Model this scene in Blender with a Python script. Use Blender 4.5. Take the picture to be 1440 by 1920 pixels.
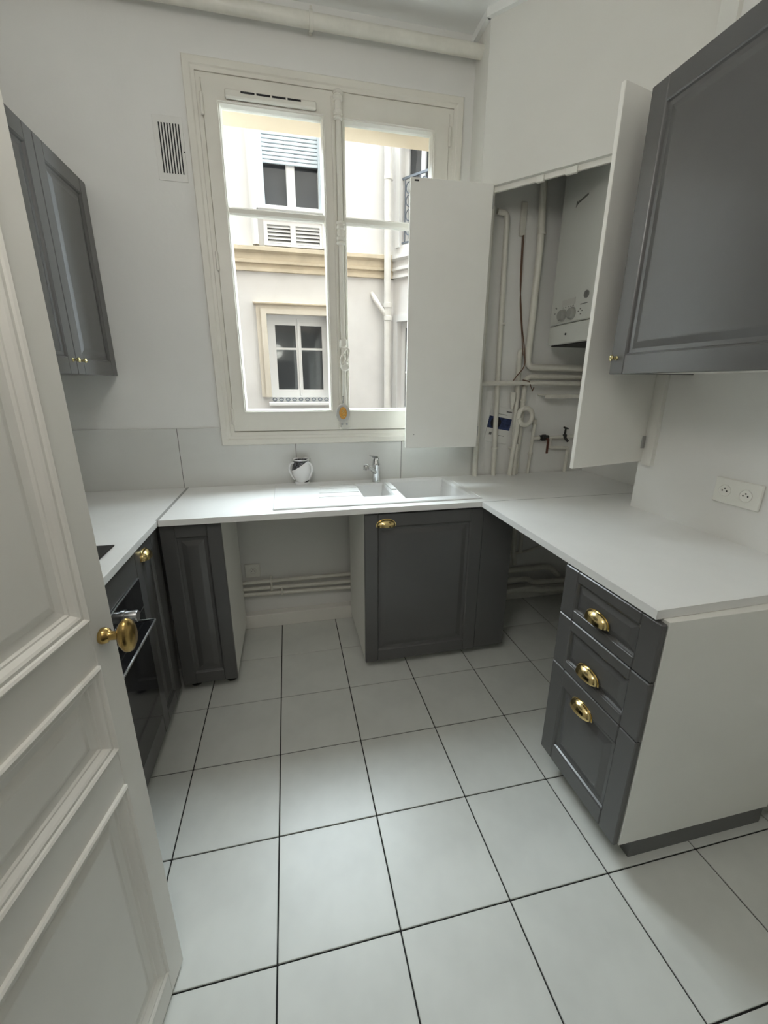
import bpy, bmesh, math, random
from mathutils import Matrix, Vector
random.seed(4)
R = math.radians
scene = bpy.context.scene
col = scene.collection
for o in list(bpy.data.objects):
    bpy.data.objects.remove(o)

# ------------------------------------------------------------------ camera
CAM_H = 1.4573
yaw, pit, rol = R(12.69), R(17.013), R(0.287)
fw = Vector((math.sin(yaw)*math.cos(pit), math.cos(yaw)*math.cos(pit), -math.sin(pit)))
rt = Vector((math.cos(yaw), -math.sin(yaw), 0))
up = rt.cross(fw)
rt2 = rt*math.cos(rol) + up*math.sin(rol)
up2 = up*math.cos(rol) - rt*math.sin(rol)
cd = bpy.data.cameras.new('camera')
cd.sensor_fit = 'HORIZONTAL'
cd.sensor_width = 36
cd.lens = 786.63/1440*36
cd.clip_start = 0.02
cam = bpy.data.objects.new('camera', cd)
col.objects.link(cam)
mw = Matrix.Identity(4)
for i in range(3):
    mw[i][0] = rt2[i]; mw[i][1] = up2[i]; mw[i][2] = -fw[i]
mw[2][3] = CAM_H
cam.matrix_world = mw
scene.camera = cam

# ------------------------------------------------------------------ sky, exposure
SKY = 20.0
world = bpy.data.worlds.new('sky')
scene.world = world
world.use_nodes = True
bg = world.node_tree.nodes['Background']
bg.inputs[0].default_value = (0.84, 0.93, 1.0, 1)
bg.inputs[1].default_value = SKY
pl = bpy.data.lights.new('window_portal', 'AREA')
pl.shape = 'RECTANGLE'; pl.size = 1.16; pl.size_y = 1.5
pl.cycles.is_portal = True
po = bpy.data.objects.new('window_portal', pl)
col.objects.link(po)
po.location = (0.293, 2.60, 1.97)
po.rotation_euler = (R(-90), 0, 0)
OWN_TOP = 22.0  # top of the unseen own-building wall, set to shade the facade
vs = scene.view_settings
vs.view_transform = 'Standard'
vs.look = 'None'
vs.exposure = 0.62
vs.gamma = 1.0
vs.use_curve_mapping = False
scene.cycles.use_light_tree = False
scene.cycles.caustics_reflective = False
scene.cycles.caustics_refractive = False
scene.cycles.max_bounces = 9
scene.cycles.diffuse_bounces = 6


# ------------------------------------------------------------------ materials
def mat(name, c, rough=0.5, metal=0.0, var=0.0, vscale=4.0, bump=0.0, bscale=60.0, spec=0.5, dark=None, coat=0.0):
    m = bpy.data.materials.new(name)
    m.use_nodes = True
    nt = m.node_tree
    b = nt.nodes['Principled BSDF']
    b.inputs['Base Color'].default_value = (*c, 1)
    b.inputs['Roughness'].default_value = rough
    b.inputs['Metallic'].default_value = metal
    b.inputs['Specular IOR Level'].default_value = spec
    b.inputs['Coat Weight'].default_value = coat
    tc = None
    if var or bump:
        tc = nt.nodes.new('ShaderNodeTexCoord')
    if var:
        n = nt.nodes.new('ShaderNodeTexNoise')
        n.inputs['Scale'].default_value = vscale
        n.inputs['Detail'].default_value = 3
        n.inputs['Roughness'].default_value = 0.65
        r = nt.nodes.new('ShaderNodeValToRGB')
        d = dark or tuple(x*(1-var) for x in c)
        r.color_ramp.elements[0].color = (*d, 1)
        r.color_ramp.elements[0].position = 0.3
        r.color_ramp.elements[1].color = (*c, 1)
        r.color_ramp.elements[1].position = 0.62
        nt.links.new(tc.outputs['Object'], n.inputs['Vector'])
        nt.links.new(n.outputs['Fac'], r.inputs['Fac'])
        nt.links.new(r.outputs['Color'], b.inputs['Base Color'])
    if bump:
        n2 = nt.nodes.new('ShaderNodeTexNoise')
        n2.inputs['Scale'].default_value = bscale
        n2.inputs['Detail'].default_value = 2
        bp = nt.nodes.new('ShaderNodeBump')
        bp.inputs['Strength'].default_value = bump
        bp.inputs['Distance'].default_value = 0.004
        nt.links.new(tc.outputs['Object'], n2.inputs['Vector'])
        nt.links.new(n2.outputs['Fac'], bp.inputs['Height'])
        nt.links.new(bp.outputs['Normal'], b.inputs['Normal'])
    return m


M = {}
M['wall'] = mat('wall_paint', (.785, .78, .755), .6, var=.05, vscale=1.6, bump=.12, bscale=45)
M['panel_wall'] = mat('cupboard_wall_paint', (.77, .76, .715), .55, var=.04, vscale=2, bump=.08, bscale=60)
M['ceiling'] = mat('ceiling_paint', (.84, .845, .83), .7, bump=.1, bscale=40)
M['wood_white'] = mat('white_gloss_paint', (.82, .80, .745), .38, var=.05, vscale=3, bump=.06, bscale=30)
M['win_white'] = mat('window_paint', (.76, .735, .665), .35, var=.05, vscale=5, bump=.05, bscale=40)
M['pipe_white'] = mat('pipe_paint', (.72, .70, .63), .4, var=.10, vscale=14, bump=.1, bscale=50)
M['grey'] = mat('cabinet_grey', (.094, .093, .092), .30, var=.06, vscale=5, bump=.02, bscale=90, spec=.75)
M['carcass'] = mat('white_melamine', (.87, .865, .82), .4, var=.03, vscale=3)
M['leaf'] = mat('leaf_white_paint', (.82, .81, .765), .5, var=.04, vscale=3, bump=.04, bscale=50)
M['worktop'] = mat('worktop_white', (.85, .85, .835), .33, var=.03, vscale=6)
M['tile'] = mat('floor_tile', (.68, .69, .655), .34, var=.09, vscale=5, bump=.05, bscale=25)
M['grout'] = mat('dark_grout', (.018, .018, .018), .9)
M['splash'] = mat('wall_tile', (.67, .67, .645), .22, var=.03, vscale=3)
M['joint'] = mat('tile_joint', (.14, .138, .13), .8)
M['seam'] = mat('worktop_seam', (.35, .35, .345), .5)
M['gold'] = mat('polished_brass', (.80, .63, .30), .14, 1.0)
M['oldgold'] = mat('aged_brass', (.55, .38, .14), .26, 1.0, var=.35, vscale=30)
M['palegold'] = mat('pale_brass', (.75, .66, .36), .2, 1.0)
M['chrome'] = mat('chrome', (.72, .73, .74), .1, 1.0)
M['steel'] = mat('steel', (.5, .5, .5), .3, 1.0)
M['black'] = mat('oven_black', (.012, .012, .013), .08)
M['blackmat'] = mat('matt_black', (.02, .02, .02), .6)
M['sink'] = mat('sink_white', (.80, .805, .80), .3)
M['ceramic'] = mat('mug_ceramic', (.78, .78, .78), .12)
M['boiler'] = mat('boiler_white', (.60, .605, .565), .4, var=.03, vscale=3)
M['plastic'] = mat('white_plastic', (.80, .795, .74), .35)
M['printgrey'] = mat('grey_print', (.15, .15, .14), .6)
M['vent'] = mat('vent_white', (.76, .75, .72), .5)
M['dark'] = mat('dark_slot', (.02, .02, .022), .9)
M['rust'] = mat('brown_lever', (.10, .03, .018), .5)
M['cable'] = mat('brown_cable', (.14, .075, .045), .6)
M['bluepic'] = mat('blue_cover', (.04, .06, .16), .3, var=.8, vscale=30)
M['paper'] = mat('white_paper', (.76, .76, .73), .5)
M['amber'] = mat('amber_enamel', (.72, .36, .07), .3, var=.5, vscale=60)
M['silver'] = mat('silver_grey', (.55, .54, .51), .35, .4)
M['facade'] = mat('facade_render', (.69, .685, .675), .85, var=.10, vscale=1.3, bump=.15, bscale=14)
M['stone'] = mat('facade_stone', (.60, .525, .40), .85, var=.22, vscale=3, bump=.15, bscale=30)
M['extwhite'] = mat('facade_white_paint', (.70, .71, .71), .5)
M['shutter'] = mat('shutter_blue_white', (.48, .55, .60), .45)
M['pipe_ext'] = mat('drainpipe_paint', (.66, .65, .62), .5, var=.1, vscale=5)
M['extglass'] = mat('facade_window_glass', (.05, .055, .06), .04)
M['curtain'] = mat('grey_curtain', (.20, .20, .195), .9, var=.25, vscale=9)
M['iron'] = mat('iron_guard', (.12, .14, .17), .5)
M['beige'] = mat('blind_box_beige', (.62, .50, .36), .6)
M['ground'] = mat('courtyard_paving', (.15, .145, .14), .9, var=.2, vscale=2)
M['brick'] = mat('shade_wall_dark', (.16, .135, .115), .9, var=.3, vscale=3, bump=.2, bscale=20)  # kept dark so the unseen shading walls bounce little light
M['dial'] = mat('dial_grey', (.30, .30, .275), .4)
M['casing_cream'] = mat('casing_cream', (.62, .575, .49), .85, var=.12, vscale=3, bump=.15, bscale=30)
M['plinth'] = mat('plinth_grey', (.14, .14, .14), .45)

gm = bpy.data.materials.new('window_glass')
gm.use_nodes = True
nt = gm.node_tree
nt.nodes.remove(nt.nodes['Principled BSDF'])
tr = nt.nodes.new('ShaderNodeBsdfTransparent')
gl = nt.nodes.new('ShaderNodeBsdfGlossy')
gl.inputs['Roughness'].default_value = .02
lw_ = nt.nodes.new('ShaderNodeLayerWeight')
lw_.inputs['Blend'].default_value = .5
pw_ = nt.nodes.new('ShaderNodeMath'); pw_.operation = 'POWER'; pw_.inputs[1].default_value = 5
nt.links.new(lw_.outputs['Facing'], pw_.inputs[0])
fr_ = nt.nodes.new('ShaderNodeMath'); fr_.operation = 'MULTIPLY_ADD'; fr_.inputs[1].default_value = .7; fr_.inputs[2].default_value = .001
nt.links.new(pw_.outputs[0], fr_.inputs[0])
mx = nt.nodes.new('ShaderNodeMixShader')
tr.inputs[0].default_value = (.97, .985, .975, 1)
nt.links.new(fr_.outputs[0], mx.inputs[0])
nt.links.new(tr.outputs[0], mx.inputs[1])
nt.links.new(gl.outputs[0], mx.inputs[2])
nt.links.new(mx.outputs[0], nt.nodes['Material Output'].inputs[0])
M['glass'] = gm

# mug print: black lace patch on white glaze
mm = M['mug'] = mat('mug_glaze_print', (.78, .78, .78), .12)
nt = mm.node_tree
tc = nt.nodes.new('ShaderNodeTexCoord')
sep = nt.nodes.new('ShaderNodeSeparateXYZ')
nt.links.new(tc.outputs['Object'], sep.inputs[0])
ad = nt.nodes.new('ShaderNodeMath'); ad.operation = 'MULTIPLY_ADD'
ad.inputs[1].default_value = -.62
nt.links.new(sep.outputs['X'], ad.inputs[0]); nt.links.new(sep.outputs['Z'], ad.inputs[2])
gt = nt.nodes.new('ShaderNodeMath'); gt.operation = 'GREATER_THAN'; gt.inputs[1].default_value = .113
nt.links.new(ad.outputs[0], gt.inputs[0])
lt = nt.nodes.new('ShaderNodeMath'); lt.operation = 'LESS_THAN'; lt.inputs[1].default_value = .136
nt.links.new(sep.outputs['Z'], lt.inputs[0])
ml = nt.nodes.new('ShaderNodeMath'); ml.operation = 'MULTIPLY'
nt.links.new(gt.outputs[0], ml.inputs[0]); nt.links.new(lt.outputs[0], ml.inputs[1])
ad2 = nt.nodes.new('ShaderNodeMath'); ad2.operation = 'MULTIPLY_ADD'; ad2.inputs[1].default_value = -.5
nt.links.new(sep.outputs['X'], ad2.inputs[0]); nt.links.new(sep.outputs['Z'], ad2.inputs[2])
lt2 = nt.nodes.new('ShaderNodeMath'); lt2.operation = 'LESS_THAN'; lt2.inputs[1].default_value = .008
nt.links.new(ad2.outputs[0], lt2.inputs[0])
gt2 = nt.nodes.new('ShaderNodeMath'); gt2.operation = 'GREATER_THAN'; gt2.inputs[1].default_value = .012
nt.links.new(sep.outputs['Z'], gt2.inputs[0])
ml2 = nt.nodes.new('ShaderNodeMath'); ml2.operation = 'MULTIPLY'
nt.links.new(lt2.outputs[0], ml2.inputs[0]); nt.links.new(gt2.outputs[0], ml2.inputs[1])
mxx = nt.nodes.new('ShaderNodeMath'); mxx.operation = 'MAXIMUM'
nt.links.new(ml.outputs[0], mxx.inputs[0]); nt.links.new(ml2.outputs[0], mxx.inputs[1])
vo = nt.nodes.new('ShaderNodeTexVoronoi'); vo.inputs['Scale'].default_value = 130
nt.links.new(tc.outputs['Object'], vo.inputs['Vector'])
lr = nt.nodes.new('ShaderNodeValToRGB')
lr.color_ramp.elements[0].color = (.012, .012, .014, 1); lr.color_ramp.elements[0].position = .45
lr.color_ramp.elements[1].color = (.12, .12, .13, 1); lr.color_ramp.elements[1].position = .7
nt.links.new(vo.outputs['Distance'], lr.inputs['Fac'])
cm = nt.nodes.new('ShaderNodeMix'); cm.data_type = 'RGBA'
cm.inputs[6].default_value = (.78, .78, .78, 1)
nt.links.new(lr.outputs['Color'], cm.inputs[7])
nt.links.new(mxx.outputs[0], cm.inputs[0])
nt.links.new(cm.outputs[2], nt.nodes['Principled BSDF'].inputs['Base Color'])


# ------------------------------------------------------------------ mesh helpers
class MB:
    def __init__(s, X=None):
        s.v = []; s.f = []; s.X = X

    def add(s, vs_, fs):
        b = len(s.v)
        for p in vs_:
            p = Vector(p)
            s.v.append(s.X @ p if s.X is not None else p)
        s.f += [[b+i for i in q] for q in fs]
        return s

    def box(s, x0, x1, y0, y1, z0, z1, c=0):
        lo = (min(x0, x1), min(y0, y1), min(z0, z1)); hi = (max(x0, x1), max(y0, y1), max(z0, z1))
        if not c:
            vs_ = [(x, y, z) for x in (lo[0], hi[0]) for y in (lo[1], hi[1]) for z in (lo[2], hi[2])]
            return s.add(vs_, [(0, 1, 3, 2), (4, 6, 7, 5), (0, 4, 5, 1), (2, 3, 7, 6), (0, 2, 6, 4), (1, 5, 7, 3)])
        c = min(c, *[(hi[i]-lo[i])*.45 for i in range(3)])
        vs_ = []; idx = {}
        for sx in (0, 1):
            for sy in (0, 1):
                for sz in (0, 1):
                    sg = (sx, sy, sz)
                    for a in range(3):
                        p = [(hi[i] if sg[i] else lo[i]) + (0 if i == a else (-c if sg[i] else c)) for i in range(3)]
                        idx[(sg, a)] = len(vs_); vs_.append(p)
        fs = []
        for a in range(3):
            b_, c_ = [i for i in range(3) if i != a]
            for sa in (0, 1):
                q = []
                for tb, tcc in ((0, 0), (1, 0), (1, 1), (0, 1)):
                    sg = [0, 0, 0]; sg[a] = sa; sg[b_] = tb; sg[c_] = tcc
                    q.append(idx[(tuple(sg), a)])
                fs.append(q)
            for tb in (0, 1):
                for tcc in (0, 1):
                    s0 = [0, 0, 0]; s0[b_] = tb; s0[c_] = tcc
                    s1 = list(s0); s1[a] = 1
                    s0, s1 = tuple(s0), tuple(s1)
                    fs.append([idx[(s0, b_)], idx[(s1, b_)], idx[(s1, c_)], idx[(s0, c_)]])
        for sx in (0, 1):
            for sy in (0, 1):
                for sz in (0, 1):
                    fs.append([idx[((sx, sy, sz), a)] for a in range(3)])
        return s.add(vs_, fs)

    def prism(s, poly, axis, a, b):
        n = len(poly)
        def P(p, h):
            return {'x': (h, p[0], p[1]), 'y': (p[0], h, p[1]), 'z': (p[0], p[1], h)}[axis]
        vs_ = [P(p, a) for p in poly] + [P(p, b) for p in poly]
        fs = [list(range(n)), list(range(2*n-1, n-1, -1))]
        fs += [[i, (i+1) % n, n+(i+1) % n, n+i] for i in range(n)]
        return s.add(vs_, fs)

    def cells(s, us, vs2, w0, w1, holes=(), plane='xz'):
        """slab over a grid with rectangular holes (u0,u1,v0,v1)"""
        def P(u, v, w):
            return {'xz': (u, w, v), 'yz': (w, u, v), 'xy': (u, v, w)}[plane]
        us = sorted(set(round(u, 5) for u in us)); vv = sorted(set(round(v, 5) for v in vs2))
        def solid(i, j):
            if i < 0 or j < 0 or i >= len(us)-1 or j >= len(vv)-1:
                return False
            cu = (us[i]+us[i+1])/2; cv = (vv[j]+vv[j+1])/2
            return not any(h[0] < cu < h[1] and h[2] < cv < h[3] for h in holes)
        ids = {}
        vs_ = []
        def V(i, j, k):
            if (i, j, k) not in ids:
                ids[(i, j, k)] = len(vs_); vs_.append(P(us[i], vv[j], (w0, w1)[k]))
            return ids[(i, j, k)]
        fs = []
        for i in range(len(us)-1):
            for j in range(len(vv)-1):
                if not solid(i, j):
                    continue
                fs.append([V(i, j, 0), V(i+1, j, 0), V(i+1, j+1, 0), V(i, j+1, 0)])
                fs.append([V(i, j, 1), V(i, j+1, 1), V(i+1, j+1, 1), V(i+1, j, 1)])
                for di, dj, e in ((-1, 0, ((i, j), (i, j+1))), (1, 0, ((i+1, j), (i+1, j+1))),
                                  (0, -1, ((i, j), (i+1, j))), (0, 1, ((i, j+1), (i+1, j+1)))):
                    if not solid(i+di, j+dj):
                        (p, q) = e
                        fs.append([V(*p, 0), V(*q, 0), V(*q, 1), V(*p, 1)])
        return s.add(vs_, fs)

    def tube(s, path, r, n=12, closed=False):
        path = [Vector(p) for p in path]
        rs = r if isinstance(r, (list, tuple)) else [r]*len(path)
        N = len(path)
        t0 = (path[1]-path[0]).normalized()
        u = t0.orthogonal().normalized()
        vs_ = []
        for i in range(N):
            if closed:
                t = (path[(i+1) % N]-path[i-1]).normalized()
            elif i == 0:
                t = t0
            elif i == N-1:
                t = (path[-1]-path[-2]).normalized()
            else:
                t = ((path[i+1]-path[i]).normalized() + (path[i]-path[i-1]).normalized()).normalized()
            u = (u - t*u.dot(t)).normalized()
            w = t.cross(u)
            for k in range(n):
                a = 2*math.pi*k/n
                vs_.append(path[i] + (u*math.cos(a)+w*math.sin(a))*rs[i])
        fs = []
        for i in range(N if closed else N-1):
            j = (i+1) % N
            for k in range(n):
                fs.append([i*n+k, i*n+(k+1) % n, j*n+(k+1) % n, j*n+k])
        if not closed:
            fs.append(list(range(n))); fs.append([(N-1)*n+k for k in reversed(range(n))])
        return s.add(vs_, fs)

    def lathe(s, prof, o=(0, 0, 0), d=(0, 0, 1), n=20, sx=1.0, side=None):
        o = Vector(o); d = Vector(d).normalized()
        u = Vector(side).normalized() if side else d.orthogonal().normalized()
        w = d.cross(u)
        vs_ = []
        for (r, h) in prof:
            for k in range(n):
                a = 2*math.pi*k/n
                vs_.append(o + d*h + (u*math.cos(a)*sx + w*math.sin(a))*r)
        fs = []
        for i in range(len(prof)-1):
            for k in range(n):
                fs.append([i*n+k, i*n+(k+1) % n, (i+1)*n+(k+1) % n, (i+1)*n+k])
        if prof[0][0] > 1e-5:
            fs.append(list(range(n)))
        if prof[-1][0] > 1e-5:
            fs.append([(len(prof)-1)*n+k for k in reversed(range(n))])
        return s.add(vs_, fs)

    def rings(s, u0, u1, z0, z1, prof, fill=True):
        """mitred frame profile in local (u, n, z): prof = [(inset, n), ...]"""
        vs_ = []; fs = []
        for (i, h) in prof:
            vs_ += [(u0+i, h, z0+i), (u1-i, h, z0+i), (u1-i, h, z1-i), (u0+i, h, z1-i)]
        for k in range(len(prof)-1):
            for q in range(4):
                fs.append([k*4+q, k*4+(q+1) % 4, k*4+4+(q+1) % 4, k*4+4+q])
        if fill:
            k = (len(prof)-1)*4
            fs.append([k, k+1, k+2, k+3])
        return s.add(vs_, fs)


def bend(pts, r=.03, n=5):
    """round the corners of a polyline"""
    pts = [Vector(p) for p in pts]
    out = [pts[0]]
    for i in range(1, len(pts)-1):
        a = pts[i-1]-pts[i]; b = pts[i+1]-pts[i]
        k = min(r, a.length*.45, b.length*.45)
        p0 = pts[i]+a.normalized()*k; p1 = pts[i]+b.normalized()*k
        for j in range(n+1):
            t = j/n
            out.append(p0*(1-t)**2 + pts[i]*2*t*(1-t) + p1*t*t)
    out.append(pts[-1])
    return out


def frame(o, u, n):
    """local (u, n, z) to world"""
    X = Matrix.Identity(4)
    for i, v_ in enumerate((Vector((u[0], u[1], 0)), Vector((n[0], n[1], 0)), Vector((0, 0, 1)))):
        for k in range(3):
            X[k][i] = v_[k]
    X[0][3], X[1][3], X[2][3] = o
    return X


ROOTM = {}


def tag(o, label=None, cat=None, group=None, kind=None):
    if label: o['label'] = label
    if cat: o['category'] = cat
    if group: o['group'] = group
    if kind: o['kind'] = kind
    return o


def thing(name, label, cat, loc, group=None, kind=None):
    o = bpy.data.objects.new(name, None)
    o.empty_display_size = .05
    col.objects.link(o)
    o.location = loc
    ROOTM[o.name] = Vector(loc)
    return tag(o, label, cat, group, kind)


def build(name, mb, m, parent=None, smooth=0, label=None, cat=None, group=None, kind=None):
    me = bpy.data.meshes.new(name)
    if parent is not None:
        base = ROOTM[parent.name]
    else:
        lo = [min(p[i] for p in mb.v) for i in range(3)]; hi = [max(p[i] for p in mb.v) for i in range(3)]
        base = Vector(((lo[0]+hi[0])/2, (lo[1]+hi[1])/2, lo[2]))
    me.from_pydata([tuple(p-base) for p in mb.v], [], mb.f)
    b = bmesh.new(); b.from_mesh(me)
    bmesh.ops.recalc_face_normals(b, faces=b.faces)
    b.to_mesh(me); b.free()
    me.materials.append(M[m] if isinstance(m, str) else m)
    if smooth:
        for p in me.polygons:
            p.use_smooth = True
        me.set_sharp_from_angle(angle=R(smooth))
    o = bpy.data.objects.new(name, me)
    col.objects.link(o)
    if parent is not None:
        o.parent = parent
    else:
        o.location = base
    ROOTM[o.name] = base
    return tag(o, label, cat, group, kind)


def bx(name, m, parent, *a, c=0, **k):
    return build(name, MB().box(*a, c=c), m, parent, **k)


# ------------------------------------------------------------------ dimensions
YW, ZC = 2.457, 3.07             # back wall, ceiling
XL, XN, XD, YJ = -1.20, 1.587, 1.931, 1.639   # left wall, near right wall, deep right wall, jog
YK = 0.075                       # kitchen face of the wall the camera stands in
T = 0.3341; OX, OY = -0.1121, 0.7461
ZT, ZB = 0.90, 0.8735            # worktop

# ------------------------------------------------------------------ setting
floor = bx('floor', 'grout', None, -1.5, 2.2, -2.3, 2.75, -.12, -.004, kind='structure',
           label='pale grey square floor tiles with thin dark joints', cat='floor')
full = {}
nt_ = 0
for i in range(-4, 7):
    for j in range(-3, 6):
        x0, x1 = OX+i*T, OX+(i+1)*T; y0, y1 = OY+j*T, OY+(j+1)*T
        g = .0022
        x0, x1, y0, y1 = x0+g, x1-g, y0+g, y1-g
        x0 = max(x0, XL); x1 = min(x1, XD); y0 = max(y0, -.1); y1 = min(y1, YW)
        if x1-x0 < .01 or y1-y0 < .01 or x0 > XN and y1 < YJ:
            continue
        if x1 > XN and y1 < YJ:
            x1 = XN
        key = (round(x1-x0, 4), round(y1-y0, 4))
        if key not in full:
            o = build('tile', MB().box(x0, x1, y0, y1, -.008, 0, c=.0012), 'tile', None)
            full[key] = o.data
        else:
            o = bpy.data.objects.new('tile', full[key]); col.objects.link(o)
            o.location = ((x0+x1)/2, (y0+y1)/2, -.008)
        wl = o.location.copy()
        o.parent = floor
        o.location = wl - ROOTM[floor.name]

# back wall with the window opening
WX0, WX1, WZ0, WZ1 = -.312, .899, 1.176, 2.764
wall_back = build('wall_back', MB().cells((XL-.3, WX0, WX1, XD+.3), (-.1, WZ0, WZ1, ZC+.1), YW, YW+.30,
                  [(WX0, WX1, WZ0, WZ1)]), 'wall', kind='structure', label='off-white painted wall around the window', cat='wall')
# splashback tiles on it
zt, zm = 1.222, 1.130
g = .0016
tile_mb = [
    MB().prism([(XL, ZT), (-.582-g, ZT), (-.582-g, zt), (XL, zt)], 'y', YW-.008, YW),
    MB().prism([(-.582+g, ZT), (.034-g, ZT), (.034-g, zm), (-.362, zm), (-.362, zt), (-.582+g, zt)], 'y', YW-.008, YW),
    MB().prism([(.034+g, ZT), (.656-g, ZT), (.656-g, zm), (.034+g, zm)], 'y', YW-.008, YW),
    MB().prism([(.656+g, ZT), (1.115, ZT), (1.115, zt), (.947, zt), (.947, zm), (.656+g, zm)], 'y', YW-.008, YW)]
for mb in tile_mb:
    build('tile', mb, 'splash', wall_back)
for x in (-.582, .034, .656):
    build('joint', MB().box(x-g, x+g, YW-.0065, YW, ZT, zt if x < -.5 else zm), 'joint', wall_back)

bx('wall_left', 'wall', None, XL-.2, XL, YK-.4, YW, -.1, ZC+.1, kind='structure', label='off-white painted wall behind the left cabinets', cat='wall')
wr = MB().prism([(XN, YK-.2), (2.25, YK-.2), (2.25, YW+.02), (XD, YW+.02), (XD, YJ), (XN, YJ)], 'z', -.1, ZC+.1)
build('wall_right', wr, 'wall', kind='structure', label='off-white painted wall on the right with a deep jog beside the boiler', cat='wall')
# wall the camera stands in: doorway around the camera
wf = MB().cells((-1.5, -.53, .40, 2.2), (-.1, 0, 2.14, ZC+.1), YK-.15, YK, [(-.53, .40, 0, 2.14), (-.53, .40, -.1, 0)])
build('wall_front', wf, 'wall', kind='structure', label='off-white wall holding the doorway the camera stands in', cat='wall')
bx('ceiling', 'ceiling', None, -1.5, 2.25, -2.3, YW+.28, ZC, ZC+.12, kind='structure', label='plain white painted ceiling', cat='ceiling')
# hall behind the doorway
hb = MB().box(-1.5, 2.2, -2.35, -2.25, -.1, ZC).box(-1.6, -1.5, -2.35, YK, -.1, ZC).box(2.2, 2.3, -2.35, YK, -.1, ZC)
build('wall_hall', hb, 'wall', kind='structure', label='off-white hall walls behind the camera', cat='wall')

# diagonal cupboard front in the corner
D0 = Vector((1.003, 2.302)); D1 = Vector((1.587, 1.640))
du = (D1-D0).normalized(); dn = Vector((du.y, -du.x))      # dn points into the room
if dn.x > 0: dn = -dn
DF = frame((D0.x, D0.y, 0), du, dn)
DL = (D1-D0).length
ZO0, ZO1 = 1.113, 2.385
wc = MB(DF).cells((0, .06, DL-.012, DL), (ZO0, ZO1, ZC), -.022, 0, [(.06, DL-.012, ZO0, ZO1)])
wc.X = None
wc.box(1.003, 1.022, 2.30, YW, ZO0, ZC)
wcorner = build('wall_corner', wc, 'panel_wall', kind='structure', label='diagonal off-white panel above the open boiler cupboard', cat='wall')
build('frame_lip', MB(DF).box(.045, DL-.004, -.034, -.022, ZO1-.022, ZO1+.01).box(.050, .064, -.034, -.0, ZO0, ZO1), 'wood_white', wcorner)
for u, w in ((.27, .035), (.40, .05)):
    build('catch', MB(DF).box(u, u+w, -.03, -.012, ZO1-.030, ZO1-.002, c=.002).box(u+.008, u+w-.008, -.034, -.03, ZO1-.026, ZO1-.012), 'plastic', wcorner)
build('trim_2', MB().box(XN-.011, XN, 1.588, 1.634, 1.11, ZC).box(XN-.018, XN, 1.552, 1.588, 1.11, ZC), 'panel_wall', kind='structure',
      label='plain vertical casing strip beside the boiler cupboard', cat='trim')
# cornice
cb = MB()
cb.box(1.003-.022, 1.003, 2.30, YW, ZC-.034, ZC)
cb.X = DF
cb.box(-.01, DL, 0, .022, ZC-.034, ZC)
cb.X = None
cb.box(XN-.022, XN, YK, YJ, ZC-.034, ZC)
build('trim_1', cb, 'ceiling', kind='structure', label='thin white cornice strip where the wall meets the ceiling', cat='trim')
bx('baseboard_back', 'wood_white', None, XL, XD, 2.398, YW, 0, .088, c=.003, kind='structure', label='white baseboard along the wall under the worktop', cat='baseboard')
bx('baseboard_right', 'wood_white', None, XN-.014, XN, YK, .742, 0, .10, c=.003, kind='structure', label='white baseboard on the right wall in front of the drawers', cat='baseboard')


# ------------------------------------------------------------------ added fill lamps, out of the frame
def fill_lamp(label, x, y, z, r, watts, colr):  # fill light added to brighten the room, dressed as a hanging fixture
    t = thing('fill_lamp', label, 'lamp', (x, y, z))
    build('rose', MB().lathe([(.06, 0), (.06, .012), (.02, .03)], (x, y, ZC-.03), n=20), 'plastic', t, smooth=40)
    build('stem', MB().lathe([(.006, z+r), (.006, ZC-.02)], (x, y, 0), n=10), 'plastic', t)
    l = bpy.data.lights.new('fill_light', 'POINT')
    l.energy = watts; l.color = colr; l.shadow_soft_size = r
    lo = bpy.data.objects.new('fill_light', l); col.objects.link(lo); lo.parent = t
fill_lamp('unseen fill lamp added in the kitchen near the doorway', -.23, .36, 2.38, .20, 11.5, (1.0, .965, .91))
fill_lamp('unseen fill lamp added in the hall behind the camera', .1, -1.0, 2.50, .22, 5, (1.0, .965, .91))


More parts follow.
